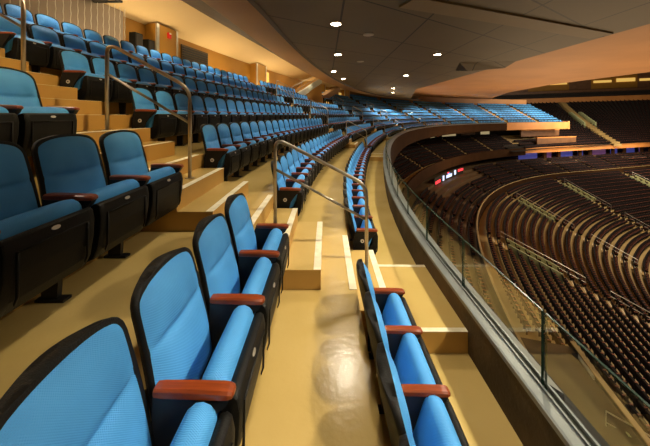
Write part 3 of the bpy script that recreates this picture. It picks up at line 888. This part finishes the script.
mb = MB(); b_ = Vector((0,0,0)); ribbon(mb, [(26.6,1.2,1.8),(32,2.8,3.4)], 7.2, 7.9, 'beam'); struct(mb, 'beam_sloping')

# dark equipment hung from the concourse ceiling
t = empty('ceiling_bracket', (-6.55, 8.3, 3.35)); mb = MB()
for a, b in (((-.5,-.25,0),(.5,-.19,.06)), ((-.5,.19,0),(.5,.25,.06)), ((-.5,-.25,0),(-.44,.25,.06)), ((.44,-.25,0),(.5,.25,.06))): mb.box(a, b, 'blackmetal')
mb.build('frame', t)
mb = MB(); mb.box((-.22,-.16,-.04),(.12,.16,.10), 'black'); mb.build('projector_body', t)
tag(t, 'dark bracket with a small unit hanging under the ceiling, top left', 'bracket')

# ------------------------------------------------------------------ things in the bowl
b_ = Vector((0,0,0))
t = empty('led_sign', pt(57, -.3, -11.5)); b0 = t.location
def seg(name, s0, s1, z0, z1, mat, d=-.34):
    mb = MB(); rbox(mb, s0, s1, d-.04, d, z0, z1, mat, 1.0); mb.v = [tuple(Vector(v)-b0) for v in mb.v]; return mb.build(name, t)
seg('sign_back', 51, 65.4, -11.75, -10.45, 'dark', -.26)
seg('red_segment', 51.4, 54.0, -11.6, -11.1, 'ledred'); seg('white_segment', 55.2, 56.0, -11.65, -10.75, 'ledwhite')
seg('white_segment', 57.1, 59.8, -11.5, -10.95, 'ledwhite'); seg('white_segment', 57.8, 59.0, -10.95, -10.75, 'ledblue2'); seg('red_segment', 57.6, 58.4, -10.70, -10.5, 'ledred')
seg('white_segment', 61.0, 61.8, -11.45, -10.6, 'ledwhite'); seg('red_segment', 62.8, 65.2, -11.1, -10.65, 'ledred')
tag(t, 'glowing red and white strip display on the edge of the lower ring', 'display')
mb = MB(); k = 0; q = 92.0
while q < 170:
    w_ = (6.5, 3.0, 5.0, 2.0)[k % 4]
    rbox(mb, q, q+w_, 2.30, 2.40, -12.0+.3*(k % 2), -9.9, 'ledblue' if k % 3 != 1 else 'ledpurple', 2)
    rbox(mb, q+w_+.6, q+w_+1.6, 1.0, 1.4, -12.0, -9.5, 'fasciadark', 2); q += w_+2.2+(k % 2); k += 1
struct(mb, 'wall_suites')
mb = MB()
for s0, s1, z0, z1, mt in ((52, 55, -5.7, -4.4, 'panelwood'), (57, 59, -5.2, -4.3, 'yellowdim'), (60.5, 66, -5.6, -4.1, 'panelwood'), (67.5, 69, -5.4, -4.2, 'yellowdim'), (70, 70.8, -5.2, -4.4, 'red'), (72, 77, -5.2, -4.2, 'yellowdim'), (79, 84, -5.3, -4.5, 'panelwood'), (86, 89, -5.2, -4.2, 'yellowdim')):
    rbox(mb, s0, s1, 8.05, 8.15, z0, z1, mt, 2)
struct(mb, 'wall_under_balcony')
for (s0, s1, d0, z0, z1, lab) in ((94, 108, 3.2, -5.7, -3.9, 'long wooden box front under the far end of the balcony, upper one'), (97, 111.5, 1.2, -7.9, -5.8, 'long wooden box front under the far end of the balcony, lower one')):
    t = empty('box_front', pt((s0+s1)/2, d0, z0)); bb = t.location
    mb = MB(); rbox(mb, s0, s1, d0, d0+.35, z0, z1-.25, 'panelwood', 2); mb.v = [tuple(Vector(v)-bb) for v in mb.v]; mb.build('panel', t)
    mb = MB(); rbox(mb, s0, s1, d0-.08, d0+.5, z1-.25, z1, 'orange', 2); mb.v = [tuple(Vector(v)-bb) for v in mb.v]; mb.build('ledge', t)
    tag(t, lab, 'box front')
# vomitories and rails of the lower bowl
PATH = BOWLPATH
VN = ['nearest', 'second', 'third', 'fourth', 'fifth']
for i, (a, b) in enumerate(bowl_aisles[:5]):
    t = empty('stair_well', pt((a+b)/2, BD(5), BZ(5))); bb = t.location
    for sd in (a-.3, b+.1):
        mb = MB()
        for k in range(2, 7):
            d0, d1 = BD(k)+.3, BD(k+1)+.3
            mb.hexa([pt(sd,d0,BZ(k)-.6)-bb, pt(sd+.2,d0,BZ(k)-.6)-bb, pt(sd+.2,d1,BZ(k+1)-.6)-bb, pt(sd,d1,BZ(k+1)-.6)-bb, pt(sd,d0,BZ(k)+.95)-bb, pt(sd+.2,d0,BZ(k)+.95)-bb, pt(sd+.2,d1,BZ(k+1)+.95)-bb, pt(sd,d1,BZ(k+1)+.95)-bb], 'green')
        mb.build('side_wall', t)
    tag(t, 'pale green walled stair opening, %s one down in the lower bowl' % VN[i], 'stair opening', 'stair openings of the lower bowl')
    for (k0, k1), w_ in (((1, 9), 'upper'), ((11, 16), 'middle'), ((18, 23), 'lower')):
        t = empty('bowl_handrail', pt(b+.6, BD(k0), BZ(k0))); bb = t.location
        mb = MB(); P0 = pt(b+.45, BD(k0), BZ(k0)); P1 = pt(b+.45, BD(k1), BZ(k1)); up = Vector((0,0,1.15))
        mb.tube([P0-bb, P0+up-bb, P1+up-bb, P1-bb], .035, 'silver', 5); mb.build('rail_frame', t)
        mb = MB(); u5 = up*.55; mb.tube([P0+u5-bb, P1+u5-bb], .025, 'silver', 5); mb.build('middle_rail', t)
        tag(t, 'thin pale handrail, %s one beside the %s stairs of the lower bowl' % (w_, VN[i]), 'handrail', 'handrails of the lower bowl')
mb = MB()
rbox(mb, 6, 21, -10.85, -7.62, -15.6, -14.24, 'dark'); rbox(mb, 6, 21, -11.02, -10.85, -15.8, -13.95, 'dark'); rbox(mb, 6, 21, -11.06, -10.80, -13.95, -13.88, 'bowlfloor')
struct(mb, 'wall_vomitory')
t = empty('wall_sign', pt(19.2, -10.8, -14.4)); bb = t.location
for nm_, a_, c_, e_, f_, g_, h_, mt in (('sign_frame', 18.4, 20.0, -10.85, -10.79, -14.22, -13.98, 'silver'), ('sign_face', 18.47, 19.93, -10.80, -10.77, -14.17, -14.03, 'badge')):
    mb = MB(); rbox(mb, a_, c_, e_, f_, g_, h_, mt); mb.v = [tuple(Vector(v)-bb) for v in mb.v]; mb.build(nm_, t)
PATH = MAINPATH
tag(t, 'small cream sign plate on the dark stair wall low right, seen through glass', 'sign')


# ------------------------------------------------------------------ camera
cd = bpy.data.cameras.new('camera'); cam = bpy.data.objects.new('camera', cd); col.objects.link(cam)
cam.location = (0,0,0); cam.rotation_euler = (PI/2, 0, 0)
cd.sensor_width = 36; cd.lens = 36*F/650; cd.shift_y = -108/650; cd.clip_end = 500; cd.clip_start = .02
sc.camera = cam
sc.view_settings.view_transform = 'Standard'; sc.view_settings.look = 'None'; sc.view_settings.gamma = 1; sc.view_settings.use_curve_mapping = False
sc.view_settings.exposure = 0.12
